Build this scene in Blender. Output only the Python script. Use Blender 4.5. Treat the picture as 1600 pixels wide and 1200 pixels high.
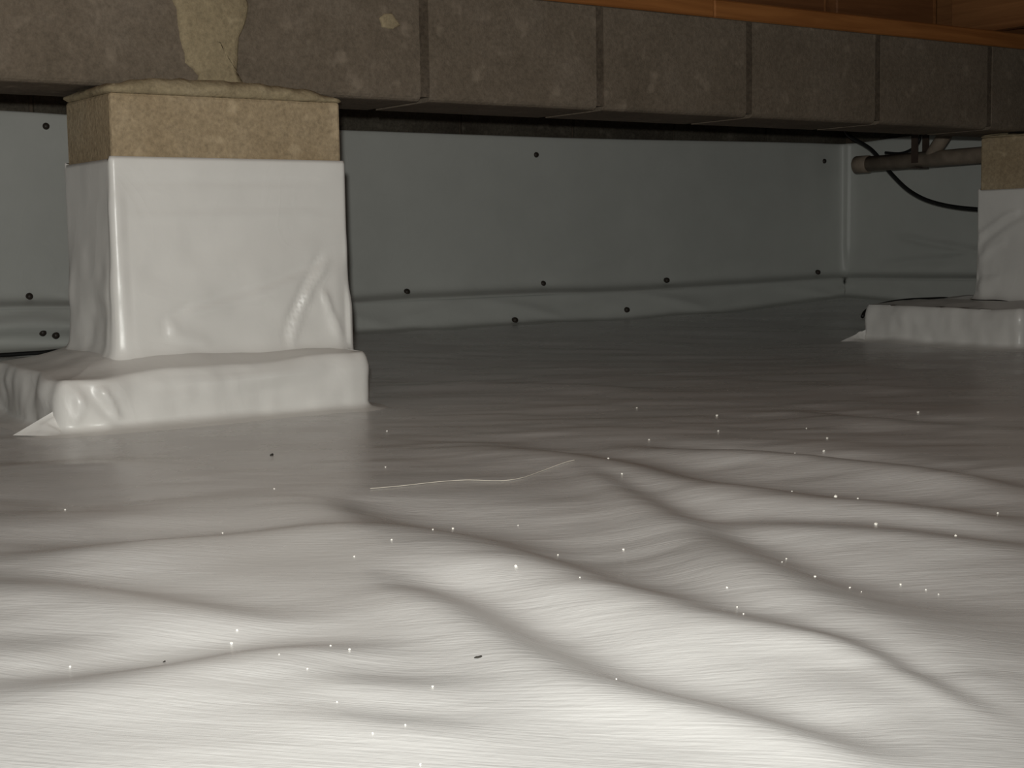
import bpy, bmesh, math, random
import numpy as np
from mathutils import Matrix, Vector

for o in list(bpy.data.objects):
    bpy.data.objects.remove(o, do_unlink=True)
SC = bpy.context.scene
COL = SC.collection

# ---------------------------------------------------------------- camera
cam_d = bpy.data.cameras.new('camera')
cam_d.sensor_width = 36.0
cam_d.lens = 36.0 * 2300 / 1600
cam_d.clip_start = 0.02
cam = bpy.data.objects.new('camera', cam_d)
COL.objects.link(cam)
CAM = Vector((0, 0, 0.269))
rot = Matrix(((0.813237, 0.068825, -0.577848),
              (-0.581706, 0.068434, -0.810515),
              (-0.016239, 0.995279, 0.095689)))
cam.matrix_world = Matrix.Translation(CAM) @ rot.to_4x4()
SC.camera = cam

# ---------------------------------------------------------------- world, lamp, exposure
world = bpy.data.worlds.new('world')
SC.world = world
world.use_nodes = True
bg = world.node_tree.nodes['Background']
bg.inputs['Color'].default_value = (0.75, 0.8, 0.85, 1)
bg.inputs['Strength'].default_value = 0.012

ld = bpy.data.lights.new('work_lamp', 'SPOT')          # hand lamp held just above the camera
ld.energy = 110
ld.color = (0.985, 0.99, 0.935)
ld.spot_size = math.radians(104)
ld.spot_blend = 1.0
ld.shadow_soft_size = 0.012
lamp = bpy.data.objects.new('work_lamp', ld)
COL.objects.link(lamp)
lamp.location = (-0.012, 0.01, 0.325)
lamp_target = Vector((1.05, 1.75, 0.56))
lamp.rotation_euler = (lamp_target - lamp.location).to_track_quat('-Z', 'Y').to_euler()

SC.view_settings.view_transform = 'Standard'
SC.view_settings.look = 'None'
SC.view_settings.gamma = 1
SC.view_settings.use_curve_mapping = False
SC.view_settings.exposure = 0.0

# ---------------------------------------------------------------- helpers
def mesh_obj(name, verts, faces, mat, parent=None, smooth=True):
    me = bpy.data.meshes.new(name)
    me.from_pydata([tuple(map(float, v)) for v in verts], [], [tuple(int(i) for i in f) for f in faces])
    if smooth:
        me.polygons.foreach_set('use_smooth', [True] * len(me.polygons))
    me.update()
    me.materials.append(mat)
    o = bpy.data.objects.new(name, me)
    COL.objects.link(o)
    if parent:
        o.parent = parent
    return o

def bm_obj(name, bm, mat, parent=None, smooth=False):
    me = bpy.data.meshes.new(name)
    bm.normal_update()
    bm.to_mesh(me)
    bm.free()
    if smooth:
        me.polygons.foreach_set('use_smooth', [True] * len(me.polygons))
    me.materials.append(mat)
    o = bpy.data.objects.new(name, me)
    COL.objects.link(o)
    if parent:
        o.parent = parent
    return o

def empty(name, loc=(0, 0, 0)):
    o = bpy.data.objects.new(name, None)
    o.location = loc
    o.empty_display_size = 0.05
    COL.objects.link(o)
    return o

def keep(o, parent):
    """parent o while leaving its world-space coordinates as they are"""
    o.parent = parent
    o.matrix_parent_inverse = Matrix.Translation(parent.location).inverted()
    return o

def tag(o, label=None, cat=None, group=None, kind=None):
    if label: o['label'] = label
    if cat: o['category'] = cat
    if group: o['group'] = group
    if kind: o['kind'] = kind
    return o

def box_bm(x0, x1, y0, y1, z0, z1, bev=0.0, seg=1):
    bm = bmesh.new()
    bmesh.ops.create_cube(bm, size=1)
    for v in bm.verts:
        v.co = Vector(((x0 + x1) / 2 + v.co.x * (x1 - x0), (y0 + y1) / 2 + v.co.y * (y1 - y0), (z0 + z1) / 2 + v.co.z * (z1 - z0)))
    if bev:
        bmesh.ops.bevel(bm, geom=list(bm.edges), offset=bev, segments=seg, profile=0.5, affect='EDGES')
    return bm

def tube(name, pts, rad, mat, parent=None, n=10, smooth_path=True, caps=True):
    P = [Vector(p) for p in pts]
    if smooth_path and len(P) > 2:
        Q = []
        for i in range(len(P) - 1):
            p0, p1, p2, p3 = P[max(i - 1, 0)], P[i], P[i + 1], P[min(i + 2, len(P) - 1)]
            for k in range(6):
                t = k / 6
                Q.append(0.5 * ((2 * p1) + (p2 - p0) * t + (2 * p0 - 5 * p1 + 4 * p2 - p3) * t * t + (3 * p1 - p0 - 3 * p2 + p3) * t ** 3))
        Q.append(P[-1])
        P = Q
    rads = rad if isinstance(rad, (list, tuple)) else [rad] * len(P)
    vs, fs = [], []
    up = Vector((0.13, 0.21, 0.97)).normalized()
    for i, p in enumerate(P):
        d = (P[min(i + 1, len(P) - 1)] - P[max(i - 1, 0)]).normalized()
        a = d.cross(up)
        if a.length < 1e-3:
            a = d.cross(Vector((1, 0, 0)))
        a.normalize()
        b = a.cross(d)
        for k in range(n):
            t = 2 * math.pi * k / n
            vs.append(p + (a * math.cos(t) + b * math.sin(t)) * rads[i])
    for i in range(len(P) - 1):
        for k in range(n):
            fs.append((i * n + k, i * n + (k + 1) % n, (i + 1) * n + (k + 1) % n, (i + 1) * n + k))
    if caps:
        fs.append(tuple(range(n))[::-1])
        fs.append(tuple((len(P) - 1) * n + k for k in range(n)))
    return mesh_obj(name, vs, fs, mat, parent)

def _hash(i, j, s):
    i = i.astype(np.uint64) if isinstance(i, np.ndarray) else np.uint64(i)
    j = j.astype(np.uint64) if isinstance(j, np.ndarray) else np.uint64(j)
    h = (i * np.uint64(374761393) + j * np.uint64(668265263) + np.uint64(s) * np.uint64(2246822519)) & np.uint64(0xffffffff)
    h = ((h ^ (h >> np.uint64(13))) * np.uint64(1274126177)) & np.uint64(0xffffffff)
    h = h ^ (h >> np.uint64(16))
    return h.astype(np.float64) / 4294967295.0 * 2 - 1

def vnoise(x, y, s=0):
    x = np.asarray(x, float) + 1000.37
    y = np.asarray(y, float) + 1000.71
    i, j = np.floor(x), np.floor(y)
    fx, fy = x - i, y - j
    u = fx * fx * fx * (fx * (fx * 6 - 15) + 10)
    v = fy * fy * fy * (fy * (fy * 6 - 15) + 10)
    a, b, c, d = _hash(i, j, s), _hash(i + 1, j, s), _hash(i, j + 1, s), _hash(i + 1, j + 1, s)
    return (a * (1 - u) + b * u) * (1 - v) + (c * (1 - u) + d * u) * v

def fbm(x, y, s=0, oct=3):
    r, a = 0, 1
    for k in range(oct):
        r = r + a * vnoise(np.asarray(x) * 2 ** k, np.asarray(y) * 2 ** k, s + k * 17)
        a *= 0.5
    return r

def sstep(a, b, x):
    t = np.clip((np.asarray(x, float) - a) / (b - a), 0, 1)
    return t * t * (3 - 2 * t)

def poly_dist(X, Y, pts):
    """signed distance to a polyline, interpolated third value and position 0..1 along it"""
    best = np.full(X.shape, 1e9)
    S = np.zeros(X.shape); W = np.zeros(X.shape); T = np.zeros(X.shape)
    n = len(pts) - 1
    for i in range(n):
        (x0, y0, w0), (x1, y1, w1) = pts[i], pts[i + 1]
        dx, dy = x1 - x0, y1 - y0
        L2 = dx * dx + dy * dy
        t = np.clip(((X - x0) * dx + (Y - y0) * dy) / L2, 0, 1)
        d = np.hypot(X - x0 - t * dx, Y - y0 - t * dy)
        sg = np.sign(dx * (Y - y0) - dy * (X - x0))
        m = d < best
        best = np.where(m, d, best)
        S = np.where(m, sg * d, S); W = np.where(m, w0 + t * (w1 - w0), W); T = np.where(m, (i + t) / n, T)
    return S, W, T

# ---------------------------------------------------------------- materials
def new_mat(name):
    m = bpy.data.materials.new(name)
    m.use_nodes = True
    nt = m.node_tree
    return m, nt, nt.nodes['Principled BSDF']

def N(nt, kind, **kw):
    n = nt.nodes.new(kind)
    for k, v in kw.items():
        if k in n.inputs:
            n.inputs[k].default_value = v
        else:
            setattr(n, k, v)
    return n

def ramp(nt, fac, stops):
    r = nt.nodes.new('ShaderNodeValToRGB')
    el = r.color_ramp.elements
    while len(el) < len(stops):
        el.new(0.5)
    for e, (p, c) in zip(el, stops):
        e.position = p
        e.color = (*c, 1)
    nt.links.new(fac, r.inputs['Fac'])
    return r

def coords(nt, scale=(1, 1, 1), rotz=0.0, loc=(0, 0, 0)):
    g = nt.nodes.new('ShaderNodeNewGeometry')
    mp = nt.nodes.new('ShaderNodeMapping')
    mp.inputs['Scale'].default_value = scale
    mp.inputs['Rotation'].default_value = (0, 0, rotz)
    mp.inputs['Location'].default_value = loc
    nt.links.new(g.outputs['Position'], mp.inputs['Vector'])
    return mp.outputs['Vector']

def streak(nt, along, across, deg):
    """world position turned by deg, then squeezed: noise drawn out along that direction"""
    g = nt.nodes.new('ShaderNodeNewGeometry')
    mp = nt.nodes.new('ShaderNodeMapping')
    mp.vector_type = 'TEXTURE'
    mp.inputs['Scale'].default_value = (1 / along, 1 / across, 1 / along)
    mp.inputs['Rotation'].default_value = (0, 0, math.radians(deg))
    nt.links.new(g.outputs['Position'], mp.inputs['Vector'])
    return mp.outputs['Vector']

def mix_rgb(nt, fac, a, b, mode='MIX'):
    n = nt.nodes.new('ShaderNodeMix')
    n.data_type = 'RGBA'
    n.blend_type = mode
    for sock, val in ((n.inputs[0], fac), (n.inputs[6], a), (n.inputs[7], b)):
        if hasattr(val, 'is_linked'):
            nt.links.new(val, sock)
        else:
            sock.default_value = val
    return n.outputs[2]

def bump(nt, height, strength, dist, normal=None):
    b = nt.nodes.new('ShaderNodeBump')
    b.inputs['Strength'].default_value = strength
    b.inputs['Distance'].default_value = dist
    nt.links.new(height, b.inputs['Height'])
    if normal is not None:
        nt.links.new(normal, b.inputs['Normal'])
    return b.outputs['Normal']

def liner_mat(name, base, rough, weave=False, spec=0.5, sat=0.0):
    m, nt, p = new_mat(name)
    big = N(nt, 'ShaderNodeTexNoise', Scale=5.0, Detail=4.0, Roughness=0.6)
    nt.links.new(coords(nt), big.inputs['Vector'])
    c = ramp(nt, big.outputs['Fac'], [(0.35, tuple(x * 0.93 for x in base)), (0.65, base)])
    nt.links.new(c.outputs['Color'], p.inputs['Base Color'])
    p.inputs['Roughness'].default_value = rough
    p.inputs['Specular IOR Level'].default_value = spec
    nz = N(nt, 'ShaderNodeTexNoise', Scale=70.0, Detail=3.0, Roughness=0.55)
    nt.links.new(coords(nt), nz.inputs['Vector'])
    nrm = bump(nt, nz.outputs['Fac'], 0.2, 0.0012)
    if not weave:                                                                   # thin sharp creases of stiff film
        cr = N(nt, 'ShaderNodeTexNoise', Scale=6.0, Detail=3.0, Roughness=0.5, Distortion=1.2)
        nt.links.new(coords(nt), cr.inputs['Vector'])
        ln = N(nt, 'ShaderNodeMath', operation='SUBTRACT')
        ln.inputs[1].default_value = 0.5
        nt.links.new(cr.outputs['Fac'], ln.inputs[0])
        ab = N(nt, 'ShaderNodeMath', operation='ABSOLUTE')
        nt.links.new(ln.outputs[0], ab.inputs[0])
        rg = ramp(nt, ab.outputs[0], [(0.0, (1, 1, 1)), (0.05, (0, 0, 0))])
        nrm = bump(nt, rg.outputs['Color'], 0.06, 0.003, nrm)
    if weave:
        rr = N(nt, 'ShaderNodeMapRange')
        rr.inputs['From Min'].default_value = 0.3
        rr.inputs['From Max'].default_value = 0.7
        rr.inputs['To Min'].default_value = rough * 0.8
        rr.inputs['To Max'].default_value = rough * 1.25
        nt.links.new(big.outputs['Fac'], rr.inputs['Value'])
        nt.links.new(rr.outputs['Result'], p.inputs['Roughness'])
        st = N(nt, 'ShaderNodeTexNoise', Scale=1.0, Detail=2.0, Roughness=0.5)      # long ribs of the woven sheet
        nt.links.new(streak(nt, 14, 330, -50), st.inputs['Vector'])
        nrm = bump(nt, st.outputs['Fac'], 0.3, 0.0009, nrm)
        md = N(nt, 'ShaderNodeTexNoise', Scale=1.0, Detail=4.0, Roughness=0.6)      # shallow puckers
        nt.links.new(streak(nt, 7, 34, -40), md.inputs['Vector'])
        nrm = bump(nt, md.outputs['Fac'], 0.25, 0.003, nrm)
    nt.links.new(nrm, p.inputs['Normal'])
    return m

def concrete_mat(name, ca, cb, cc, speck=0.5, rough=0.92, bmp=0.5):
    m, nt, p = new_mat(name)
    v = coords(nt)
    a = N(nt, 'ShaderNodeTexNoise', Scale=7.0, Detail=6.0, Roughness=0.65)
    b = N(nt, 'ShaderNodeTexNoise', Scale=130.0, Detail=3.0, Roughness=0.7)
    nt.links.new(v, a.inputs['Vector']); nt.links.new(v, b.inputs['Vector'])
    col = ramp(nt, a.outputs['Fac'], [(0.3, ca), (0.5, cb), (0.72, cc)]).outputs['Color']
    sp = ramp(nt, b.outputs['Fac'], [(0.3, (1 - speck,) * 3), (0.5, (1, 1, 1)), (0.72, (1 + speck,) * 3)]).outputs['Color']
    col = mix_rgb(nt, 1.0, col, sp, 'MULTIPLY')
    wh = N(nt, 'ShaderNodeTexNoise', Scale=26.0, Detail=2.0, Roughness=0.5)          # whitish bloom
    nt.links.new(v, wh.inputs['Vector'])
    wf = ramp(nt, wh.outputs['Fac'], [(0.62, (0, 0, 0)), (0.8, (0.55, 0.55, 0.55))]).outputs['Color']
    col = mix_rgb(nt, wf, col, (cc[0] * 1.7, cc[1] * 1.7, cc[2] * 1.7, 1))
    nt.links.new(col, p.inputs['Base Color'])
    p.inputs['Roughness'].default_value = rough
    p.inputs['Specular IOR Level'].default_value = 0.2
    nt.links.new(bump(nt, b.outputs['Fac'], bmp, 0.003, bump(nt, a.outputs['Fac'], 0.3, 0.01)), p.inputs['Normal'])
    return m

def wood_mat(name, ca, cb, axis='x'):
    m, nt, p = new_mat(name)
    sc = (2.5, 45, 45) if axis == 'x' else (45, 2.5, 45)
    a = N(nt, 'ShaderNodeTexNoise', Scale=1.0, Detail=5.0, Roughness=0.6, Distortion=0.6)
    nt.links.new(coords(nt, sc), a.inputs['Vector'])
    col = ramp(nt, a.outputs['Fac'], [(0.3, ca), (0.7, cb)]).outputs['Color']
    nt.links.new(col, p.inputs['Base Color'])
    p.inputs['Roughness'].default_value = 0.7
    p.inputs['Specular IOR Level'].default_value = 0.25
    nt.links.new(bump(nt, a.outputs['Fac'], 0.3, 0.002), p.inputs['Normal'])
    return m

def plain_mat(name, col, rough=0.6, spec=0.4, var=0.2, scale=40):
    m, nt, p = new_mat(name)
    a = N(nt, 'ShaderNodeTexNoise', Scale=scale, Detail=4.0)
    nt.links.new(coords(nt), a.inputs['Vector'])
    c = ramp(nt, a.outputs['Fac'], [(0.3, tuple(x * (1 - var) for x in col)), (0.7, tuple(x * (1 + var) for x in col))])
    nt.links.new(c.outputs['Color'], p.inputs['Base Color'])
    p.inputs['Roughness'].default_value = rough
    p.inputs['Specular IOR Level'].default_value = spec
    return m

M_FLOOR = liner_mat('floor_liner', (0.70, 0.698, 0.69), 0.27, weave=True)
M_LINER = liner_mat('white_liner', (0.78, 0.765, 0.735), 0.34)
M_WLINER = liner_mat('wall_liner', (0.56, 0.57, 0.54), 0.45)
M_PIER = concrete_mat('tan_block', (0.31, 0.235, 0.145), (0.36, 0.28, 0.18), (0.41, 0.33, 0.225), 0.22)
M_MORTAR = concrete_mat('tan_mortar', (0.25, 0.2, 0.125), (0.30, 0.242, 0.152), (0.35, 0.29, 0.195), 0.2)
M_BEAM = concrete_mat('grey_block', (0.135, 0.108, 0.08), (0.16, 0.128, 0.096), (0.19, 0.155, 0.12), 0.2)
M_JOINT = concrete_mat('dark_joint', (0.075, 0.058, 0.042), (0.095, 0.074, 0.054), (0.115, 0.092, 0.07), 0.3)
M_WALL = concrete_mat('dark_wall_block', (0.05, 0.042, 0.032), (0.075, 0.065, 0.05), (0.10, 0.088, 0.07), 0.3)
M_WOOD = wood_mat('orange_pine', (0.20, 0.07, 0.018), (0.36, 0.145, 0.042), 'x')
M_WOODY = wood_mat('brown_pine', (0.15, 0.06, 0.02), (0.27, 0.12, 0.045), 'y')
M_BLOCKING = wood_mat('dark_red_pine', (0.10, 0.038, 0.013), (0.18, 0.075, 0.028), 'x')
M_PIPE = plain_mat('dusty_plastic_pipe', (0.25, 0.2, 0.155), 0.55, 0.4, 0.25, 25)
M_BLACK = plain_mat('black_rubber', (0.012, 0.012, 0.012), 0.5, 0.4)
M_STRAP = plain_mat('rusty_strap', (0.06, 0.04, 0.03), 0.6, 0.4)
M_PIN = plain_mat('brown_pin', (0.035, 0.026, 0.02), 0.5, 0.4)
M_CRUMB = plain_mat('white_crumb', (0.85, 0.82, 0.76), 0.6, 0.5, 0.1)
M_FLAKE = plain_mat('dark_flake', (0.03, 0.026, 0.022), 0.8, 0.3)
M_THREAD = plain_mat('pale_thread', (0.62, 0.58, 0.5), 0.6, 0.4, 0.05)

# ---------------------------------------------------------------- floor sheet
WY, WX = 3.52, 3.94                       # inner faces of the lined foundation walls
BANDS = [
   (0.15, [(0.595, 1.034, 0.01), (0.598, 0.965, 0.022), (0.59, 0.864, 0.022), (0.571, 0.755, 0.022), (0.563, 0.668, 0.026), (0.575, 0.603, 0.025), (0.587, 0.55, 0.016), (0.578, 0.479, 0.013)]),
   (0.13, [(0.735, 1.432, 0.018), (0.724, 1.223, 0.048), (0.751, 1.098, 0.06), (0.742, 0.998, 0.04), (0.728, 0.886, 0.033), (0.719, 0.8, 0.029), (0.717, 0.715, 0.024), (0.736, 0.65, 0.016), (0.714, 0.594, 0.009), (0.693, 0.529, 0.009), (0.666, 0.459, 0.011)]),
   (0.13, [(1.077, 1.387, 0.01), (1.017, 1.214, 0.017), (0.963, 1.072, 0.023), (0.915, 0.942, 0.025), (0.874, 0.84, 0.031), (0.839, 0.74, 0.047), (0.83, 0.662, 0.072), (0.859, 0.594, 0.085)]),
   (0.1, [(1.084, 1.673, 0.039), (1.113, 1.563, 0.044), (1.146, 1.368, 0.041), (1.117, 1.201, 0.035), (1.137, 1.093, 0.047), (1.154, 1.002, 0.042), (1.192, 0.936, 0.042), (1.165, 0.807, 0.03)]),
   (0.12, [(1.233, 1.538, 0.026), (1.282, 1.378, 0.031), (1.331, 1.258, 0.029), (1.354, 1.128, 0.029), (1.362, 1.027, 0.031), (1.342, 0.915, 0.035)]),
   (0.09, [(0.98, 1.071, 0.023), (0.996, 0.991, 0.024), (1.039, 0.925, 0.025), (1.07, 0.876, 0.023), (1.08, 0.813, 0.026), (1.098, 0.748, 0.031)]),
   (0.09, [(0.339, 1.301, 0.044), (0.403, 1.295, 0.039), (0.486, 1.295, 0.042), (0.568, 1.265, 0.038), (0.631, 1.232, 0.031), (0.677, 1.168, 0.022)]),
   (0.1, [(0.321, 1.237, 0.033), (0.374, 1.172, 0.034), (0.41, 1.098, 0.032), (0.442, 1.024, 0.03), (0.471, 0.954, 0.02)]),
   (0.11, [(0.237, 0.924, 0.031), (0.279, 0.909, 0.032), (0.332, 0.895, 0.032), (0.394, 0.894, 0.029), (0.445, 0.893, 0.03), (0.476, 0.851, 0.015)]),
   (0.05, [(0.42, 1.6, 0.068), (0.477, 1.526, 0.053), (0.523, 1.463, 0.046), (0.597, 1.473, 0.035)]),
   (0.06, [(0.478, 1.872, 0.078), (0.587, 1.866, 0.082), (0.664, 1.849, 0.057), (0.713, 1.754, 0.026)]),
   (0.05, [(1.411, 2.493, 0.066), (1.551, 2.389, 0.051), (1.696, 2.171, 0.044), (1.745, 1.957, 0.036)]),
   (0.07, [(1.696, 1.617, 0.029), (1.68, 1.46, 0.031), (1.713, 1.336, 0.035), (1.756, 1.219, 0.041)]),
   (0.05, [(1.964, 1.937, 0.048), (2.068, 1.798, 0.046), (2.114, 1.623, 0.041)]),
   (0.05, [(0.379, 0.763, 0.014), (0.411, 0.707, 0.016), (0.445, 0.66, 0.012)]),
   (0.05, [(0.421, 0.82, 0.015), (0.451, 0.775, 0.02), (0.478, 0.743, 0.015)]),
   (0.07, [(0.262, 1.02, 0.024), (0.31, 1.006, 0.021), (0.342, 0.98, 0.016)]),
]
CRUMBS = [(0.673, 0.943, 0.00233), (0.691, 0.883, 0.00125), (0.46, 0.86, 0.0011), (0.464, 0.841, 0.00152), (0.464, 0.739, 0.00139), (0.413, 0.687, 0.0011), (0.392, 0.687, 0.00109), (0.566, 0.688, 0.00101), (0.406, 0.753, 0.00098), (0.389, 0.633, 0.00103), (1.179, 1.063, 0.00385), (1.135, 0.994, 0.002), (1.066, 0.911, 0.00341), (1.078, 0.83, 0.00241), (1.138, 1.087, 0.00174), (1.222, 0.891, 0.002), (0.923, 0.888, 0.00142), (0.879, 0.814, 0.00187), (0.881, 0.779, 0.00131), (0.875, 0.762, 0.00104), (0.93, 0.769, 0.00161), (0.929, 0.743, 0.00133), (0.777, 0.81, 0.00151), (0.745, 0.766, 0.0012), (0.727, 0.741, 0.00117), (1.394, 1.277, 0.00332), (1.367, 1.301, 0.00207), (1.377, 1.127, 0.00235), (0.924, 0.727, 0.00131), (0.894, 0.865, 0.00138), (1.086, 1.839, 0.00234), (0.898, 1.526, 0.00195), (0.787, 1.209, 0.00223), (0.84, 1.172, 0.00128), (0.704, 1.115, 0.00176), (0.84, 1.009, 0.00204), (0.784, 1.033, 0.00144), (1.122, 1.375, 0.00234), (1.06, 1.275, 0.00219), (1.53, 1.801, 0.0031), (1.551, 1.638, 0.00395), (1.303, 1.509, 0.00262), (1.794, 1.453, 0.00404), (1.478, 1.348, 0.00351), (1.532, 1.436, 0.0023), (1.427, 1.504, 0.00273), (0.433, 0.948, 0.00164), (0.42, 0.93, 0.00207), (0.648, 1.094, 0.0017), (0.602, 1.079, 0.00165), (0.312, 0.946, 0.00135), (0.502, 1.515, 0.00211), (0.722, 1.471, 0.00181), (0.581, 1.298, 0.00157), (0.416, 0.848, 0.00107), (0.42, 0.817, 0.00104)]
THREAD = [(0.792, 1.399), (0.848, 1.39), (0.898, 1.387), (0.925, 1.369), (0.947, 1.332), (0.99, 1.354), (1.041, 1.372), (1.073, 1.37)]
[[0.813237, 0.068825, -0.577848], [-0.581706, 0.068434, -0.810515], [-0.016239, 0.995279, 0.095689]]


def floor_base(x, y):
    return 0.033 * sstep(2.5, 3.5, y) + 0.035 * sstep(3.2, 3.94, x) * sstep(2.6, 3.5, y)

BAND_GAIN = 2.6
FOLDS = []                                # samples along every fold: x, y, normal x, normal y, width, amplitude
for a_, pts_ in BANDS:
    seg = [math.hypot(q[0] - p[0], q[1] - p[1]) for p, q in zip(pts_[:-1], pts_[1:])]
    cum = np.concatenate([[0], np.cumsum(seg)])
    Lt = cum[-1]
    n_ = max(8, int(Lt / 0.012))
    t_ = (np.arange(n_) + 0.5) / n_ * Lt
    def sm(k):
        v = np.interp(t_, cum, [p[k] for p in pts_])
        e = np.pad(v, 4, mode='reflect', reflect_type='odd')
        return np.convolve(e, np.ones(9) / 9, mode='valid')
    px_, py_, pw_ = sm(0), sm(1), sm(2) * 1.35
    dx_, dy_ = np.gradient(px_), np.gradient(py_)
    ln_ = np.hypot(dx_, dy_)
    f_ = t_ / Lt
    tp_ = sstep(0, 0.2, f_) * (1 - sstep(0.88, 1.0, f_))
    amp_ = BAND_GAIN * a_ * pw_ * tp_ * (Lt / n_) / (math.sqrt(2 * math.pi) * pw_)
    FOLDS += list(zip(px_, py_, -dy_ / ln_, dx_ / ln_, pw_, amp_))
FOLDS = np.array(FOLDS)

def folds_h(x, y):
    h = np.zeros(x.shape)
    for (px, py, nx, ny, w, am) in FOLDS:
        dx, dy = x - px, y - py
        h -= am * (nx * dx + ny * dy) / w * np.exp(-(dx * dx + dy * dy) / (2 * w * w))
    return h

def folds_grid(gx, gy):
    h = np.zeros((len(gy), len(gx)))
    for (px, py, nx, ny, w, am) in FOLDS:
        i0, i1 = np.searchsorted(gx, (px - 4.5 * w, px + 4.5 * w))
        j0, j1 = np.searchsorted(gy, (py - 4.5 * w, py + 4.5 * w))
        dx, dy = gx[i0:i1] - px, gy[j0:j1] - py
        ex, ey = np.exp(-dx * dx / (2 * w * w)), np.exp(-dy * dy / (2 * w * w))
        h[j0:j1, i0:i1] -= am / w * (nx * np.outer(ey, dx * ex) + ny * np.outer(dy * ey, ex))
    return h

def floor_h(x, y, folds=None):
    x = np.asarray(x, float); y = np.asarray(y, float)
    h = floor_base(x, y) + (folds_h(x, y) if folds is None else folds)
    a = 0.81 * x - 0.58 * y
    b = 0.58 * x + 0.81 * y
    far = sstep(1.2, 2.2, np.hypot(x, y))
    h = h + (0.0016 + 0.0014 * far) * fbm(a * 2.6 + 3, b * 5.5, 5, 2)
    h = h + (0.0007 + 0.0009 * far) * fbm(a * 7, b * 17, 9, 2)
    return h

def axis_steps(breaks):
    out = [breaks[0][0]]
    for (x0, x1, st) in breaks:
        n = max(1, int(round((x1 - x0) / st)))
        out += list(np.linspace(x0, x1, n + 1)[1:])
    return np.array(out)

gx = axis_steps([(-1.2, 0.1, 0.05), (0.1, 1.5, 0.006), (1.5, 2.4, 0.011), (2.4, 3.96, 0.018)])
gy = axis_steps([(-1.2, 0.3, 0.05), (0.3, 1.7, 0.006), (1.7, 2.5, 0.011), (2.5, 3.54, 0.016)])
GX, GY = np.meshgrid(gx, gy)
GZ = floor_h(GX, GY, folds_grid(gx, gy))
nx_, ny_ = len(gx), len(gy)
verts = np.stack([GX.ravel(), GY.ravel(), GZ.ravel()], 1)
ii = np.arange(ny_ - 1)[:, None] * nx_ + np.arange(nx_ - 1)[None, :]
quads = np.stack([ii, ii + 1, ii + 1 + nx_, ii + nx_], -1).reshape(-1, 4)
me = bpy.data.meshes.new('floor')
me.vertices.add(len(verts)); me.vertices.foreach_set('co', verts.ravel())
me.loops.add(quads.size); me.loops.foreach_set('vertex_index', quads.ravel().astype(np.int32))
me.polygons.add(len(quads)); me.polygons.foreach_set('loop_start', np.arange(0, quads.size, 4, dtype=np.int32))
me.polygons.foreach_set('use_smooth', np.ones(len(quads), dtype=bool))
me.update(); me.validate()
me.materials.append(M_FLOOR)
floor = bpy.data.objects.new('floor', me)
COL.objects.link(floor)
tag(floor, 'rumpled glossy white woven plastic sheet covering the crawl space ground', 'floor', kind='structure')

def fz(x, y):
    return float(floor_h(np.array([x]), np.array([y]))[0])

# ---------------------------------------------------------------- foundation walls
BL, BH = 0.4064, 0.203
BT = 0.727                                # top of blocks
def block_mesh(name, L, D, H, bev, mat):
    bm = box_bm(-L / 2, L / 2, 0, D, 0, H, bev, 2)
    me = bpy.data.meshes.new(name)
    bm.to_mesh(me); bm.free()
    me.materials.append(mat)
    return me

wall_back = bm_obj('wall_back', box_bm(-1.4, WX + 0.25, WY + 0.022, WY + 0.2, -0.15, BT - 0.002), M_JOINT)
tag(wall_back, 'dark concrete block foundation wall behind the white liner', 'wall', kind='structure')
wm = block_mesh('block', BL - 0.01, 0.1, BH - 0.012, 0.004, M_WALL)
for r in range(2):
    for i in range(13):
        x = -1.1 + BL * i + (0.5 * BL if r else 0)
        if x > WX - 0.15: continue
        b = bpy.data.objects.new('block', wm)
        b.location = (x, WY + 0.012, BT - BH * (r + 1) + 0.006)
        COL.objects.link(b); b.parent = wall_back
wall_right = bm_obj('wall_right', box_bm(WX + 0.022, WX + 0.2, -0.3, WY + 0.02, -0.15, BT - 0.002), M_JOINT)
tag(wall_right, 'dark concrete block side wall beyond the right pier', 'wall', kind='structure')
for r in range(2):
    for i in range(9):
        b = bpy.data.objects.new('block', wm)
        b.location = (WX + 0.012, WY - 0.22 - BL * i - (0.5 * BL if r else 0), BT - BH * (r + 1) + 0.006)
        b.rotation_euler = (0, 0, -math.pi / 2)
        COL.objects.link(b); b.parent = wall_right

# wall path: along the back wall, round the corner, then along the right wall
RC = 0.035
def path(inset, n_straight=0.03):
    P = []
    r = max(RC - inset, 0.005)
    xb = WX - RC
    L1 = xb + 1.2
    for t in np.linspace(0, 1, int(L1 / n_straight)):
        P.append((-1.2 + L1 * t, WY - inset, 0, -1, -1.2 + L1 * t))
    cx, cy = WX - RC, WY - RC
    s = P[-1][4]
    for k in range(1, 9):
        a = math.pi / 2 * (1 - k / 9)
        P.append((cx + (RC - inset) * math.cos(a), cy + (RC - inset) * math.sin(a), -math.cos(a), -math.sin(a), s + RC * (math.pi / 2) * k / 9))
    s += RC * math.pi / 2
    for t in np.linspace(0, 1, int(3.4 / n_straight)):
        P.append((WX - inset, cy - 3.4 * t, -1, 0, s + 3.4 * t))
    return np.array(P)

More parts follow.
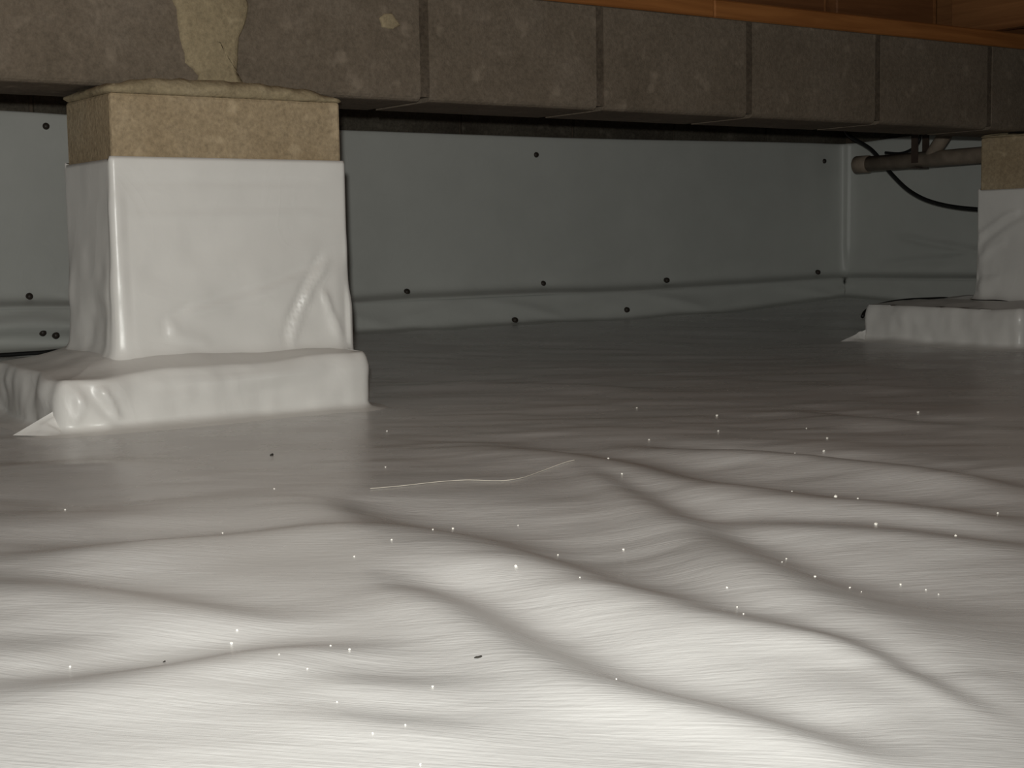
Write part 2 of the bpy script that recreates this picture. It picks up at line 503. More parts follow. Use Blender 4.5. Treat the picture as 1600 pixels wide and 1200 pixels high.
def sheet(name, P, levels, disp, mat, zfun=None):
    """levels: (z, offset from the path along its normal); disp(s, z) extra offset"""
    vs, fs = [], []
    n = len(P)
    for z, off in levels:
        zz = np.full(n, float(z)) if zfun is None else zfun(P, z)
        o = off + disp(P[:, 4], np.full(n, float(z)))
        vs.append(np.stack([P[:, 0] + P[:, 2] * o, P[:, 1] + P[:, 3] * o, zz], 1))
    m = len(levels)
    vs = np.concatenate(vs)
    for i in range(m - 1):
        for k in range(n - 1):
            fs.append((i * n + k, (i + 1) * n + k, (i + 1) * n + k + 1, i * n + k + 1))
    return mesh_obj(name, vs, fs, mat)

def wl_disp(s, z):
    low = sstep(0.32, 0.13, z)
    d = 0.0022 * fbm(s * 2.2, z * 3.0 + s * 0.4, 31, 2) + 0.004 * low * fbm(s * 3.5 - z * 4, z * 9, 37, 3)
    for x0, z0, sl, am in ((2.62, 0.14, 0.35, 0.006), (3.1, 0.14, 0.25, 0.005), (4.16, 0.27, -0.22, 0.012), (4.08, 0.16, 0.10, 0.010), (4.30, 0.15, 0.32, 0.010), (1.15, 0.16, -0.3, 0.006)):
        t = (s - x0)
        line = z0 + sl * t * (1 - 0.5 * np.abs(t))
        d = d + am * np.exp(-((z - line) / 0.012) ** 2) * sstep(0, 0.05, t) * (1 - sstep(0.25, 0.42, t))
    for c, am in ((3.80, 0.006), (3.945, 0.01)):
        d = d + am * np.exp(-((s - c) / 0.012) ** 2) * sstep(0.12, 0.25, z)
    return d
lev = [(0.577, -0.012), (0.5773, -0.002)]
for z in np.linspace(0.573, 0.15, 46):
    lev.append((z, 0.0))
for z, o in ((0.145, 0.001), (0.138, 0.003), (0.132, 0.008), (0.128, 0.015), (0.125, 0.023), (0.122, 0.032), (0.119, 0.042), (0.116, 0.046), (0.112, 0.047)):
    lev.append((z, o))
def wall_z(P, z):
    s = P[:, 4]
    lo = (1 - sstep(0.15, 0.3, np.full(len(P), z)))
    crease = 0.004 * vnoise(s * 3, 0 * s, 71) + 0.012 * sstep(2.9, 3.9, s) + 0.022 * sstep(1.7, 1.0, s) * 1.0
    hi = sstep(0.4, 0.575, np.full(len(P), z))
    top = hi * (0.012 * sstep(2.6, 3.9, s) + 0.012 * sstep(3.92, 4.3, s) + 0.018 * sstep(1.7, 1.0, s))
    return z + lo * crease + top
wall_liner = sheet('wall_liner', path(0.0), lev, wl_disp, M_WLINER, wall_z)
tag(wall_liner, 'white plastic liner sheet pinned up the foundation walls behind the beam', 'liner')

def sk_disp(s, z):
    left = sstep(1.7, 1.2, s)
    return (0.006 + 0.016 * left) * fbm(s * 2.4 + z * 3, z * (6 + 14 * left), 41, 3) + 0.006 * np.exp(-((z - (0.02 + 0.4 * np.abs((s * 1.7) % 1 - 0.5) * 0.5)) / 0.02) ** 2)
sk = [(1.02, 0.040), (1.0, 0.043), (0.95, 0.044), (0.9, 0.044), (0.8, 0.044), (0.7, 0.044), (0.6, 0.045), (0.5, 0.046), (0.4, 0.047), (0.3, 0.048), (0.2, 0.050), (0.12, 0.053), (0.06, 0.058), (0.02, 0.068), (0.0, 0.085), (-0.05, 0.11)]
def sk_z(P, t):
    s = P[:, 4]
    x = P[:, 0] + P[:, 2] * 0.06
    y = P[:, 1] + P[:, 3] * 0.06
    base = floor_h(x, y) + 0.001
    top = 0.113 + 0.012 * sstep(2.9, 3.9, s) + 0.022 * sstep(1.7, 1.0, s)
    return base + (top - base) * t
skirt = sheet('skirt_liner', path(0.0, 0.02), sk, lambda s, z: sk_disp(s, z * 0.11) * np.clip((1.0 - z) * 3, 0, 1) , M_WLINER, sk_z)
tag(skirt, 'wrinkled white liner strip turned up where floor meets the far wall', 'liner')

# pins that hold the sheets
def pin_mesh():
    vs, fs = [], []
    n = 12
    prof = [(0.0, 0.012), (0.0095, 0.012), (0.0105, 0.004), (0.0085, -0.003), (0.004, -0.0055)]
    for r, d in prof[1:]:
        for k in range(n):
            a = 2 * math.pi * k / n
            vs.append((r * math.cos(a), d, r * math.sin(a)))
    for i in range(len(prof) - 2):
        for k in range(n):
            fs.append((i * n + k, i * n + (k + 1) % n, (i + 1) * n + (k + 1) % n, (i + 1) * n + k))
    fs.append(tuple((len(prof) - 2) * n + k for k in range(n)))
    fs.append(tuple(range(n))[::-1])
    me = bpy.data.meshes.new('fastener_pin')
    me.from_pydata(vs, [], fs)
    me.polygons.foreach_set('use_smooth', [True] * len(me.polygons))
    me.materials.append(M_PIN)
    return me
pm = pin_mesh()
for x, z, par, out in ((1.163, 0.562, wall_liner, 0.0), (2.611, 0.525, wall_liner, 0.0), (3.84, 0.529, wall_liner, 0.0),
                  (1.103, 0.16, wall_liner, 0.006), (2.151, 0.137, wall_liner, 0.008), (2.626, 0.146, wall_liner, 0.006), (3.114, 0.142, wall_liner, 0.008), (3.804, 0.15, wall_liner, 0.008),
                  (1.115, 0.075, skirt, 0.055), (1.146, 0.067, skirt, 0.055), (2.483, 0.045, skirt, 0.06), (2.908, 0.058, skirt, 0.056)):
    o = bpy.data.objects.new('fastener_pin', pm)
    o.location = (x, WY - out - 0.001, z)
    o.scale = (0.85, 0.85, 0.85)
    COL.objects.link(o); o.parent = par

# ---------------------------------------------------------------- concrete block beam
BY, BB, BD = 2.28, 0.525, 0.194
beam = empty('block_beam', (1.444, BY, BB))
tag(beam, 'long grey concrete block beam resting on both piers', 'beam')
keep(bm_obj('mortar_joint', box_bm(-0.55, WX + 0.02, BY + 0.0025, BY + BD - 0.004, BB + 0.008, BT - 0.001), M_JOINT), beam)
bm = box_bm(-(BL - 0.02) / 2, (BL - 0.02) / 2, 0, BD, 0, BH - 0.004)
low = [e for e in bm.edges if all(v.co.z < 0.001 and v.co.y < 0.001 for v in e.verts)]
bmesh.ops.bevel(bm, geom=low, offset=0.014, segments=4, profile=0.5, affect='EDGES')
bmm = bpy.data.meshes.new('block')
bm.to_mesh(bmm); bm.free()
bmm.materials.append(M_BEAM)
for i in range(-4, 7):
    x0 = 1.444 + i * BL
    if x0 + BL > WX + 0.05: break
    b = bpy.data.objects.new('block', bmm)
    b.location = (x0 + BL / 2, BY, BB)
    COL.objects.link(b); keep(b, beam)

def blob_patch(name, outline, y, thick, mat, parent, seed=1):
    """lump of mortar smeared on a face that looks along -Y; outline in x,z"""
    cx = sum(p[0] for p in outline) / len(outline); cz = sum(p[1] for p in outline) / len(outline)
    pts = []
    n = len(outline)
    for i in range(n):
        a, b = outline[i], outline[(i + 1) % n]
        L = math.hypot(b[0] - a[0], b[1] - a[1])
        k = max(1, int(L / 0.012))
        for j in range(k):
            t = j / k
            pts.append((a[0] + (b[0] - a[0]) * t, a[1] + (b[1] - a[1]) * t))
    rnd = random.Random(seed)
    pts = [(p[0] + rnd.uniform(-0.003, 0.003), p[1] + rnd.uniform(-0.003, 0.003)) for p in pts]
    n = len(pts)
    vs, fs = [], []
    rings = [(1.0, -0.002), (0.97, thick * 0.5), (0.9, thick * 0.9), (0.7, thick * 1.15), (0.4, thick * 1.0), (0.15, thick * 1.1)]
    for sc, d in rings:
        for (px, pz) in pts:
            x = cx + (px - cx) * sc; z = cz + (pz - cz) * sc
            vs.append((x, y - d - (0.25 * thick * float(vnoise(x * 40, z * 40, seed)) if d > 0 else 0), z))
    for i in range(len(rings) - 1):
        for k in range(n):
            fs.append((i * n + k, i * n + (k + 1) % n, (i + 1) * n + (k + 1) % n, (i + 1) * n + k))
    fs.append(tuple((len(rings) - 1) * n + k for k in range(n)))
    return keep(mesh_obj(name, vs, fs, mat), parent)
blob_patch('mortar_patch', [(0.972, 0.722), (0.968, 0.666), (0.976, 0.606), (0.985, 0.57), (1.005, 0.545), (1.0, 0.528), (1.09, 0.528), (1.074, 0.55), (1.078, 0.613), (1.097, 0.65), (1.1, 0.68), (1.092, 0.722)], BY, 0.007, M_MORTAR, beam, 3)['label'] = 'tan mortar smear over a joint'
blob_patch('mortar_patch', [(1.350, 0.664), (1.360, 0.672), (1.375, 0.674), (1.388, 0.667), (1.392, 0.655), (1.375, 0.650), (1.356, 0.652)], BY, 0.004, M_MORTAR, beam, 5)

# ---------------------------------------------------------------- wood above the beam
def board(name, x0, x1, y0, y1, z0, z1, mat, label, cat, group=None):
    o = bm_obj(name, box_bm(x0, x1, y0, y1, z0, z1, 0.003, 1), mat)
    return tag(o, label, cat, group)
ST = BT + 0.038
board('sill_board', 0.1, 2.157, BY + 0.002, BY + 0.14, BT, ST, M_WOOD, 'orange pine sill board on the beam, left of the butt joint', 'board')
board('sill_board', 2.161, WX - 0.01, BY + 0.004, BY + 0.142, BT, ST, M_WOOD, 'darker pine sill board on the beam, right of the butt joint', 'board')
JX = [2.15, 2.52, 2.905, 3.31, 3.72]
JL = ['pine floor joist behind the butt joint of the sill boards', 'pine floor joist on the sill board, second from left at top edge',
      'pine floor joist end in the dark gap at top right', 'pine floor joist behind the upper right corner', 'pine floor joist nearest the right wall']
for x, l in zip(JX, JL):
    board('floor_joist', x, x + 0.038, BY + 0.06, WY + 0.1, ST, ST + 0.184, M_WOODY, l, 'joist', 'floor joists over the beam')
board('floor_joist', 3.085, 3.123, 0.6, BY + 0.13, ST, ST + 0.184, M_WOODY, 'orange pine floor joist coming forward over the sill in the upper right corner', 'joist', 'floor joists over the beam')
for x0, x1, l in ((JX[0] + 0.039, JX[1] - 0.001, 'pine blocking board above the right sill board, left one of two'),
                  (JX[1] + 0.039, 2.893, 'pine blocking board above the right sill board, just left of the dark gap'),
                  (3.125, JX[3] - 0.001, 'pine blocking board right of the forward joist in the upper right corner')):
    board('blocking_board', x0, x1, BY + 0.03, BY + 0.068, ST, ST + 0.184, M_BLOCKING, l, 'board', 'blocking boards over the beam')
ceil = bm_obj('ceiling', box_bm(-1.4, WX + 0.2, -0.4, WY + 0.2, ST + 0.185, ST + 0.205), M_WOODY)
tag(ceil, 'pine subfloor decking over the joists', 'ceiling', kind='structure')

# ---------------------------------------------------------------- piers, footings and their wraps
def rr_perim(x0, x1, y0, y1, r, step=0.006, nc=7):
    """rounded rectangle walked from front-left corner along the front; rows: x, y, nx, ny, face, u"""
    out = []
    def side(ax, ay, bx, by, nx, ny, f):
        L = math.hypot(bx - ax, by - ay)
        n = max(2, int(L / step))
        for k in range(n + 1):
            t = k / n
            out.append((ax + (bx - ax) * t, ay + (by - ay) * t, nx, ny, f, r + L * t))
    def corner(cx, cy, a0, f):
        for k in range(1, nc):
            a = a0 + math.pi / 2 * k / nc
            out.append((cx + r * math.cos(a), cy + r * math.sin(a), math.cos(a), math.sin(a), f + 0.5, 0.0))
    side(x0 + r, y0, x1 - r, y0, 0, -1, 0); corner(x1 - r, y0 + r, -math.pi / 2, 0)
    side(x1, y0 + r, x1, y1 - r, 1, 0, 1); corner(x1 - r, y1 - r, 0, 1)
    side(x1 - r, y1, x0 + r, y1, 0, 1, 2); corner(x0 + r, y1 - r, math.pi / 2, 2)
    side(x0, y1 - r, x0, y0 + r, -1, 0, 3); corner(x0 + r, y0 + r, math.pi, 3)
    return np.array(out)

def ring_sheet(name, P, levels, disp, mat, zfun=None, cap=False, inset=None):
    n = len(P); vs = []; fs = []
    for li, (z, off) in enumerate(levels):
        o = off + disp(P, np.full(n, float(z)), li)
        if inset is not None and inset(li) is not None:      # level drawn inwards by shrinking the outline
            lo, hi = P[:, :2].min(0), P[:, :2].max(0)
            c, h = (lo + hi) / 2, (hi - lo) / 2
            Q = P.copy()
            Q[:, :2] = c + (P[:, :2] - c) * (1 - inset(li) / h)
            o = o * 0
        else:
            Q = P
        zz = np.full(n, float(z)) if zfun is None else zfun(Q, z, li, o)
        vs.append(np.stack([Q[:, 0] + Q[:, 2] * o, Q[:, 1] + Q[:, 3] * o, zz], 1))
    for i in range(len(levels) - 1):
        for k in range(n):
            fs.append((i * n + k, (i + 1) * n + k, (i + 1) * n + (k + 1) % n, i * n + (k + 1) % n))
    if cap: fs.append(tuple(range(n)))
    return mesh_obj(name, np.concatenate(vs), fs, mat)

def crease(u, z, pts, w, a):
    S, W, T = poly_dist(u, z, [(p[0], p[1], 1) for p in pts])
    return a * np.exp(-(S / w) ** 2) * sstep(0, 0.2, T) * (1 - sstep(0.8, 1, T))

def crease_step(u, z, pts, w, a):
    S, W, T = poly_dist(u, z, [(p[0], p[1], 1) for p in pts])
    q = S / w
    return -a * q * np.exp(-0.5 * q * q) * sstep(0, 0.15, T) * (1 - sstep(0.85, 1, T))

def build_pier(x0, y0, W, D, zb, zt, label, seed):
    e = empty('concrete_pier', (x0 + W / 2, y0 + D / 2, zb))
    tag(e, label, 'pier')
    z = zt
    while z > zb + 0.02:
        h = min(0.2, z - zb)
        bm = box_bm(x0, x0 + W, y0, y0 + D, z - h, z, 0.005, 2)
        keep(bm_obj('concrete_block', bm, M_PIER), e)
        z -= h + 0.004
    return e

def mortar_cap(x0, y0, W, D, z0, seed, parent, prof):
    """squeezed-out mortar bed between the pier top and the beam"""
    P = rr_perim(x0, x0 + W, y0, y0 + D, 0.012, 0.008, 5)
    rnd = P[:, 0] * 30 + P[:, 1] * 30
    lev = [(0, -0.02), (0.0, -0.003), (0.15, 0.003), (0.45, 0.006), (0.75, 0.003), (1.0, -0.006), (1.0, -0.03), (1.0, -0.07)]
    def h(P):
        t = np.clip((P[:, 0] - x0) / W, 0, 1)
        return np.interp(t, [p[0] for p in prof], [p[1] for p in prof])
    def disp(Q, z, li):
        return 0.004 * vnoise(Q[:, 0] * 45 + seed, Q[:, 1] * 45 + li * 0.7, seed) if li > 1 else 0 * z
    def zf(Q, z, li, o):
        return z0 + h(Q) * z + (0.002 * vnoise(Q[:, 0] * 60, Q[:, 1] * 60 + li, seed + 3) if 0 < z else 0)
    return keep(ring_sheet('mortar_bed', P, lev, disp, M_MORTAR, zf), parent)

PW, PD = 0.397, 0.2
PX, PY = 0.825, 2.198
pierL = build_pier(PX, PY, PW, PD, 0.118, 0.507, 'tan concrete block pier with bare top, at left under the beam', 1)
mortar_cap(PX, PY, PW, PD, 0.506, 3, pierL, [(0, 0.014), (0.12, 0.022), (0.3, 0.027), (0.6, 0.026), (0.85, 0.02), (1, 0.006)])['label'] = 'pale squeezed-out mortar bed'
QX = 3.195
pierR = build_pier(QX, PY, PW, PD, 0.112, 0.515, 'tan concrete block pier cut off by the right picture edge', 2)
mortar_cap(QX, PY, PW, PD, 0.514, 8, pierR, [(0, 0.006), (0.1, 0.014), (0.5, 0.018), (1, 0.012)])

def foot_top(F, x, y):
    x0, x1, y0, y1, zt, seed, tops = F
    d = np.minimum(np.minimum(x - x0, x1 - x), np.minimum(y - y0, y1 - y))
    z = zt + 0.004 * fbm(x * 6, y * 6, seed + 8, 2) + (0.013 if tops is None else 0.011 + 0.018 * sstep(1.2, 0.86, x) * sstep(0.74, 0.85, x)) * np.clip(d / 0.07, 0, 1) + 0.0025 * vnoise(x * 20, y * 20, seed + 1) * sstep(0.0, 0.05, d)
    return z + (tops(x, y) if tops is not None else 0)
def ftop(x, y):
    return -0.010 * sstep(0.9, 0.74, x) * sstep(2.25, 2.15, y) + 0.007 * sstep(1.0, 1.2, x)
FOOT_L = (0.703, 1.232, 2.125, 2.475, 0.084, 77, ftop)
FOOT_R = (2.945, 3.75, 2.09, 2.575, 0.094, 91, None)

def pier_wrap(x0, y0, F, zt, label, seed, creases, steps, face=0):
    zb = F[4] + 0.015
    g = 0.005
    P = rr_perim(x0 - g, x0 + PW + g, y0 - g, y0 + PD + g, 0.008)
    H = zt - zb
    lev = [(zt - 0.002, -g * 0.9), (zt, 0.0)]
    for t in np.linspace(0.02, 0.82, 34): lev.append((zt - H * t, 0.0))
    for t, o in ((0.86, 0.0), (0.90, 0.001), (0.93, 0.002), (0.955, 0.003), (0.975, 0.006), (0.99, 0.010), (1.0, 0.016)):
        lev.append((zt - H * t, o))
    def disp(Q, z, li):
        u = np.where(Q[:, 4] % 1 == 0, Q[:, 5], 0)
        f = Q[:, 4]
        low = sstep(zt - 0.1, zb + 0.05, z)
        ends = np.where((f == 0) | (f == 2), PW, PD)
        edge = sstep(0, 0.03, u) * sstep(0, 0.03, ends + 2 * g - u)
        d = (0.0012 + 0.004 * low) * fbm(Q[:, 0] * 7 + Q[:, 1] * 9 + seed, z * 8, seed, 3) * (0.35 + 0.65 * edge) + 0.0012
        d = d + 0.004 * low * edge
        fr = (f == face)
        for pts, w, a in creases: d = d + np.where(fr, crease(u, z, pts, w, a), 0)
        for pts, w, a in steps: d = d + np.where(fr, crease_step(u, z, pts, w, a), 0)
        # loose roll of plastic down the front-left corner, and a slack side sheet
        d = d + np.where((f == 3.5) | ((f == 0) & (u < 0.016)) | ((f == 3) & (u > PD - 0.004)), 0.0035 * sstep(zt - 0.03, zt - 0.12, z) * (1 + 0.6 * vnoise(z * 22, z * 0, seed + 5)), 0)
        d = d + np.where(f == 3, edge * low * 0.006 * (0.5 + vnoise(u * 12, z * 2, seed + 9)), 0)
        d = d + np.where((f == 0.5), 0.006 * low * (0.5 + vnoise(z * 16, z * 0, seed + 12)), 0)
        d = d - np.where((f >= 0.5) & (f <= 1.5), lev[li][1] * 0.9, 0) * (li > 2)
        d = np.maximum(d, -0.0028)
        if li < 2: d = d * 0.2
        return d
    def zf(Q, z, li, o):
        t = (zt - z) / H
        side = -0.004 * (Q[:, 4] == 3) * (1 - min(1, t * 4))
        lo = foot_top(F, Q[:, 0] + Q[:, 2] * o, Q[:, 1] + Q[:, 3] * o) 
        lo = lo - 0.004 * sstep(0.93, 1.0, t)
        return lo + (zt - lo) * (1 - t) + side
    o = ring_sheet('pier_wrap', P, lev, disp, M_LINER, zf)
    return tag(o, label, 'liner')
wrapL = pier_wrap(PX, PY, FOOT_L, 0.41, 'white plastic sheet wrapped around the left pier', 21,
    [([(0.0, 0.372), (0.06, 0.368), (0.2, 0.370), (0.39, 0.374)], 0.006, -0.0022),
     ([(0.02, 0.312), (0.2, 0.318), (0.4, 0.322)], 0.006, 0.0016),
     ([(0.385, 0.12), (0.365, 0.16), (0.352, 0.2)], 0.006, 0.006),
     ([(0.16, 0.11), (0.10, 0.125), (0.075, 0.145)], 0.006, 0.004)],
    [([(0.07, 0.125), (0.085, 0.145), (0.12, 0.165), (0.19, 0.185), (0.27, 0.205), (0.38, 0.245)], 0.006, 0.0065),
     ([(0.03, 0.366), (0.12, 0.368), (0.25, 0.372), (0.385, 0.373)], 0.004, 0.0022),
     ([(0.0, 0.318), (0.2, 0.322), (0.4, 0.326)], 0.005, 0.0014),
     ([(0.28, 0.10), (0.30, 0.15), (0.325, 0.20), (0.37, 0.26)], 0.006, 0.0075),
     ([(0.1, 0.24), (0.22, 0.25), (0.36, 0.29)], 0.02, 0.003)])
wrapR = pier_wrap(QX, PY, FOOT_R, 0.387, 'white plastic sheet wrapped around the right-hand pier', 55,
    [([(-0.01, 0.25), (0.03, 0.28), (0.09, 0.315), (0.14, 0.33)], 0.008, 0.006), ([(0.0, 0.20), (0.05, 0.235), (0.1, 0.26)], 0.008, 0.004)],
    [([(0.01, 0.23), (0.05, 0.265), (0.11, 0.30), (0.16, 0.32)], 0.010, 0.005), ([(0.0, 0.14), (0.03, 0.16), (0.08, 0.165)], 0.010, 0.005)], 3)

def footing_wrap(F, label, inner, steps=(), creases=()):
    x0, x1, y0, y1, zt, seed, tops = F
    r = 0.010
    P = rr_perim(x0 + r, x1 - r, y0 + r, y1 - r, 0.012, 0.007, 6)
    # levels: (t, offset) t=1 top ... 0 floor
    lev = [('in', -inner - 0.004), ('top', -inner)] + [('top', -inner * q) for q in (0.9, 0.8, 0.7, 0.6, 0.5, 0.4, 0.3, 0.2, 0.1)] + [('top', -0.002)]
    for k in range(1, 6):
        a = math.pi / 2 * k / 6
        lev.append((1 - (1 - math.cos(a)) * 0.2, r * math.sin(a)))
    for t in np.linspace(0.76, 0.12, 12): lev.append((t, r + 0.002 * math.sin(t * 3)))
    lev += [(0.07, r + 0.004), (0.035, r + 0.009), (0.012, r + 0.018), (0.0, r + 0.032), (-0.03, r + 0.05)]
    names = lev
    def disp(Q, z, li):
        k, off = names[li]
        if isinstance(k, str): return 0 * z
        f = Q[:, 4]
        u = np.where(f % 1 == 0, Q[:, 5], 0)
        hz = np.full(len(Q), k * zt)
        d = 0.006 * fbm(Q[:, 0] * 5 + Q[:, 1] * 7 + seed, hz * 9 + seed, seed, 3) + 0.0025 * fbm(Q[:, 0] * 24 + Q[:, 1] * 24, hz * 12, seed + 4, 2)
        fr = (f == 0)
        for pts, w, a in creases: d = d + np.where(fr, crease(u, hz, pts, w, a), 0)
        for pts, w, a in steps: d = d + np.where(fr, crease_step(u, hz, pts, w, a), 0)
        d = d + 0.018 * np.exp(-(max(k, 0) / 0.07) ** 2) * (vnoise(Q[:, 0] * 9, Q[:, 1] * 9, seed + 6) * 0.5 + 0.1)
        return d
    def zf(Q, z, li, o):
        k, off = names[li]
        x = Q[:, 0] + Q[:, 2] * o; y = Q[:, 1] + Q[:, 3] * o
        fl = floor_h(x, y)
        top = foot_top(F, x, y)
        if k == 'in': return 0 * top + zt + 0.008
        if k == 'top': return top
        if k <= 0.0: return fl + (0.0012 if k == 0 else -0.004)
        return fl + 0.001 + (top - fl) * k
    lv = [(1.0 if isinstance(k, str) else k, off) for k, off in names]
    o = ring_sheet('wrapped_footing', P, lv, disp, M_LINER, zf, True, lambda li: -names[li][1] if isinstance(names[li][0], str) else None)
    return tag(o, label, 'footing')
footL = footing_wrap(FOOT_L, 'low white plastic wrapped footing slab under the left pier', 0.125,
    steps=[([(0.46, 0.055), (0.3, 0.048), (0.14, 0.03)], 0.012, 0.004), ([(0.02, 0.07), (0.05, 0.03), (0.075, 0.01)], 0.010, 0.006)],
    creases=[([(0.045, 0.075), (0.062, 0.045), (0.078, 0.012)], 0.006, 0.010), ([(0.012, 0.08), (0.02, 0.04), (0.01, 0.01)], 0.005, 0.006), ([(0.10, 0.07), (0.22, 0.062), (0.4, 0.066)], 0.006, 0.003)])
footR = footing_wrap(FOOT_R, 'low white plastic wrapped footing slab under the right-hand pier', 0.125,
    steps=[([(0.02, 0.085), (0.4, 0.08), (0.9, 0.07)], 0.012, 0.003)])

def pleat(name, a, b, c, h, parent, seed):
    """pinched fold of sheet: ridge from a (high, on the footing) to b (floor), fanning towards c"""
    a, b, c = Vector(a), Vector(b), Vector(c)
    n, m = 14, 8
    vs, fs = [], []
    for i in range(n + 1):
        t = i / n
        ridge = a.lerp(b, t); foot = a.lerp(c, t)
        for j in range(m + 1):
            s = j / m
            p = ridge.lerp(foot, s)
            lift = h * math.sin(math.pi * min(1, s * 1.0)) * (1 - t) * 0.5 + 0.008 * float(vnoise(t * 6, s * 5, seed)) * (1 - t)
            gz = fz(p.x, p.y) + 0.0015
            zz = gz + max(0.0, (p.z - gz)) * (1 - s) ** 1.4 + max(lift, 0)
            vs.append((p.x, p.y, max(zz, gz)))
    for i in range(n):
        for j in range(m):
            q = i * (m + 1) + j
            fs.append((q, q + 1, q + m + 2, q + m + 1))
    return keep(mesh_obj(name, vs, fs, M_LINER), parent) if parent.type == 'EMPTY' else _par(mesh_obj(name, vs, fs, M_LINER), parent)
def _par(o, p):
    o.parent = p
    return o
pleat('corner_pleat', (0.712, 2.14, 0.04), (0.645, 2.165, 0.0), (0.705, 2.105, 0.0), 0.02, footL, 4)
pleat('corner_pleat', (2.95, 2.56, 0.03), (2.90, 2.60, 0.0), (2.925, 2.52, 0.0), 0.006, footR, 6)

# ---------------------------------------------------------------- drain pipe and cables
drain = empty('drain_pipe', (3.66, 2.9, 0.5))
tag(drain, 'dusty brown plastic drain pipe hung beside the right pier', 'pipe')
keep(tube('pipe_run', [(3.66, 3.175, 0.498), (3.66, 2.745, 0.502), (3.66, 1.5, 0.511)], 0.0245, M_PIPE, None, 20, False), drain)
keep(tube('coupling', [(3.66, 3.22, 0.498), (3.66, 3.217, 0.498), (3.66, 3.168, 0.4982), (3.66, 3.166, 0.4982)], [0.024, 0.0275, 0.0275, 0.025], M_PIPE, None, 20, False), drain)
keep(tube('wye_branch', [(3.66, 2.93, 0.501), (3.66, 2.908, 0.53), (3.66, 2.845, 0.605), (3.66, 2.79, 0.68), (3.66, 2.76, 0.765)], 0.021, M_PIPE, None, 16), drain)
bm = box_bm(3.634, 3.636, 2.955, 2.98, 0.49, 0.765)
s_ = bm_obj('hanger_strap', bm, M_STRAP); keep(s_, drain)
bm = box_bm(3.685, 3.687, 2.955, 2.98, 0.49, 0.765)
s_ = bm_obj('hanger_strap', bm, M_STRAP); keep(s_, drain)
bm = box_bm(3.634, 3.687, 2.955, 2.98, 0.474, 0.477)
s_ = bm_obj('hanger_strap', bm, M_STRAP); keep(s_, drain)

cab = tube('power_cable', [(3.72, 3.34, 0.66), (3.7, 3.29, 0.60), (3.71, 3.2, 0.545), (3.71, 3.12, 0.466), (3.71, 3.04, 0.405), (3.71, 2.94, 0.367), (3.71, 2.79, 0.345), (3.71, 2.55, 0.337), (3.7, 2.2, 0.36), (3.72, 1.9, 0.45), (3.74, 1.7, 0.60)], 0.0065, M_BLACK)
tag(cab, 'black cable sagging below the drain pipe beside the right pier', 'cable')
cab2 = tube('thin_cable', [(3.705, 3.14, 0.533), (3.705, 3.08, 0.527), (3.705, 3.035, 0.538), (3.705, 3.008, 0.562), (3.705, 3.0, 0.61), (3.705, 3.0, 0.69), (3.705, 3.0, 0.765)], 0.0045, M_BLACK)
tag(cab2, 'thin black wire looping up above the drain pipe', 'cable')

def floor_cable(name, pts, rad, label):
    o = tube(name, [(x, y, fz(x, y) + rad + dz) for x, y, dz in pts], rad, M_BLACK)
    return tag(o, label, 'cable')
floor_cable('floor_cable', [(0.6, 3.30, 0.0), (0.85, 3.33, 0), (1.0, 3.34, 0.0), (1.1, 3.345, 0.002), (1.17, 3.36, 0.01), (1.25, 3.38, 0.025), (1.4, 3.40, 0.01), (1.6, 3.38, 0)], 0.005, 'black cable lying on the floor along the far wall at left')
floor_cable('floor_cable', [(3.0, 2.615, 0.055), (3.03, 2.63, 0.068), (3.09, 2.645, 0.079), (3.2, 2.66, 0.085), (3.32, 2.665, 0.085), (3.45, 2.67, 0.08), (3.6, 2.67, 0.05), (3.75, 2.66, 0.03)], 0.005, 'black cable lying behind the right-hand footing slab')

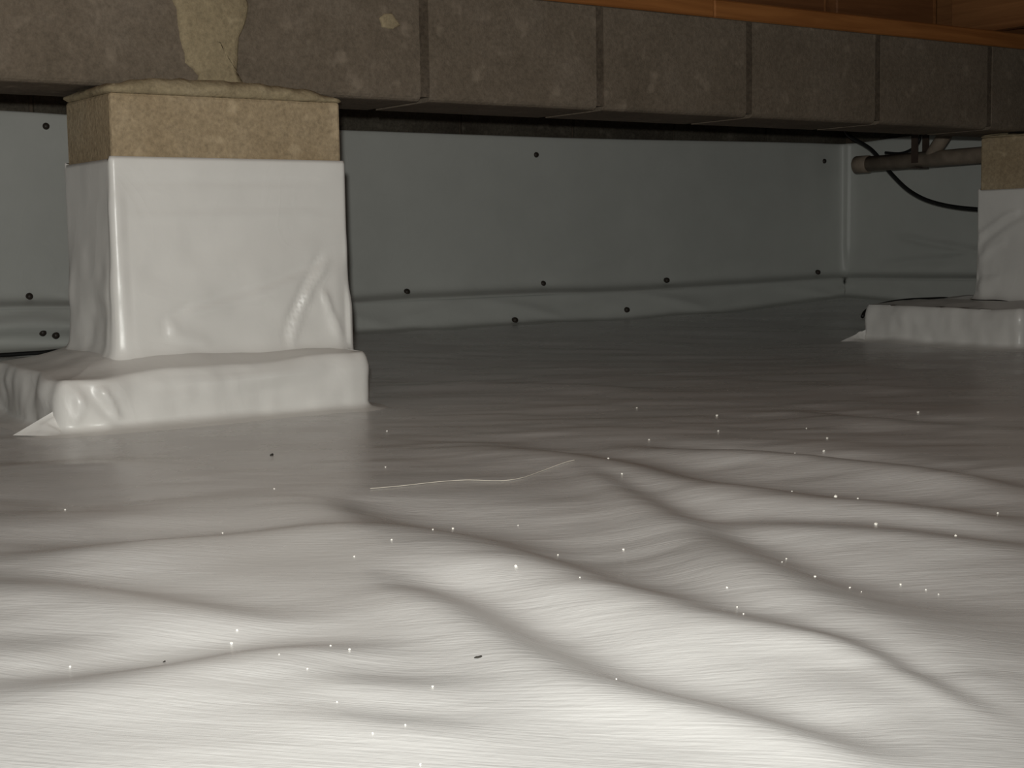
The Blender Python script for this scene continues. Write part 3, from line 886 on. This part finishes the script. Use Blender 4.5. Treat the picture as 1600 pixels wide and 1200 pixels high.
# ---------------------------------------------------------------- litter on the floor sheet
def crumb_mesh(seed):
    bm = bmesh.new()
    bmesh.ops.create_icosphere(bm, subdivisions=1, radius=1)
    rnd = random.Random(seed)
    for v in bm.verts:
        v.co *= rnd.uniform(0.7, 1.15)
        v.co.z *= 0.85
    me = bpy.data.meshes.new('crumb')
    bm.to_mesh(me); bm.free()
    me.materials.append(M_CRUMB)
    return me
cms = [crumb_mesh(s) for s in range(5)]
BIG = {0: 'larger white crumb on the bright swell just below the picture centre',
       10: 'large white crumb at right, farther of the two largest crumbs',
       12: 'large white crumb at right, nearer of the two largest crumbs',
       13: 'white crumb at right, alone to the right of the two largest crumbs',
       46: 'smaller of two white crumbs lying close together at lower left',
       47: 'larger of two white crumbs lying close together at lower left'}
for i, (x, y, r) in enumerate(CRUMBS):
    o = bpy.data.objects.new('crumb', cms[i % 5])
    rr = r * 0.62
    o.scale = (rr, rr, rr)
    o.rotation_euler = (0, 0, i * 1.7)
    o.location = (x, y, fz(x, y) + rr * 0.6)
    COL.objects.link(o)
    tag(o, BIG.get(i, 'tiny white crumb lying loose on the floor sheet'), 'crumb', 'white crumbs scattered over the floor sheet')

def flake(x, y, L, W, ang, label):
    pts = [(-1, 0.1), (-0.5, 0.8), (0.1, 0.5), (0.7, 0.9), (1, 0.2), (0.5, -0.5), (-0.2, -0.8), (-0.8, -0.5)]
    bm = bmesh.new()
    lo = [bm.verts.new((p[0] * L, p[1] * W, 0)) for p in pts]
    hi = [bm.verts.new((p[0] * L * 0.9, p[1] * W * 0.9, W * 0.5 * (1.2 + p[0] * 0.5))) for p in pts]
    bm.faces.new(lo[::-1]); bm.faces.new(hi)
    for k in range(8):
        bm.faces.new((lo[k], lo[(k + 1) % 8], hi[(k + 1) % 8], hi[k]))
    o = bm_obj('flake', bm, M_FLAKE)
    o.location = (x, y, fz(x, y)); o.rotation_euler = (0, 0, ang)
    return tag(o, label, 'flake')
flake(0.518, 0.769, 0.0028, 0.0016, -0.5, 'small dark flake on the bright sheet in the foreground')
flake(0.368, 0.923, 0.0014, 0.001, 0.4, 'minute dark speck on the sheet at lower left')
flake(0.845, 1.725, 0.0030, 0.0030, 0.2, 'dark grit speck on the sheet in front of the left footing')

th = []
for k in range(60):
    for _ in (0,):
        t = k / 59 * (len(THREAD) - 1)
        x = sum(np.interp(t + d, range(len(THREAD)), [p[0] for p in THREAD]) for d in (-0.6, -0.3, 0, 0.3, 0.6)) / 5
        y = sum(np.interp(t + d, range(len(THREAD)), [p[1] for p in THREAD]) for d in (-0.6, -0.3, 0, 0.3, 0.6)) / 5
        th.append((x, y, fz(x, y) + 0.0012))
tag(tube('thread', th, 0.00035, M_THREAD, None, 6, False), 'long thin pale thread lying across the floor sheet', 'thread')
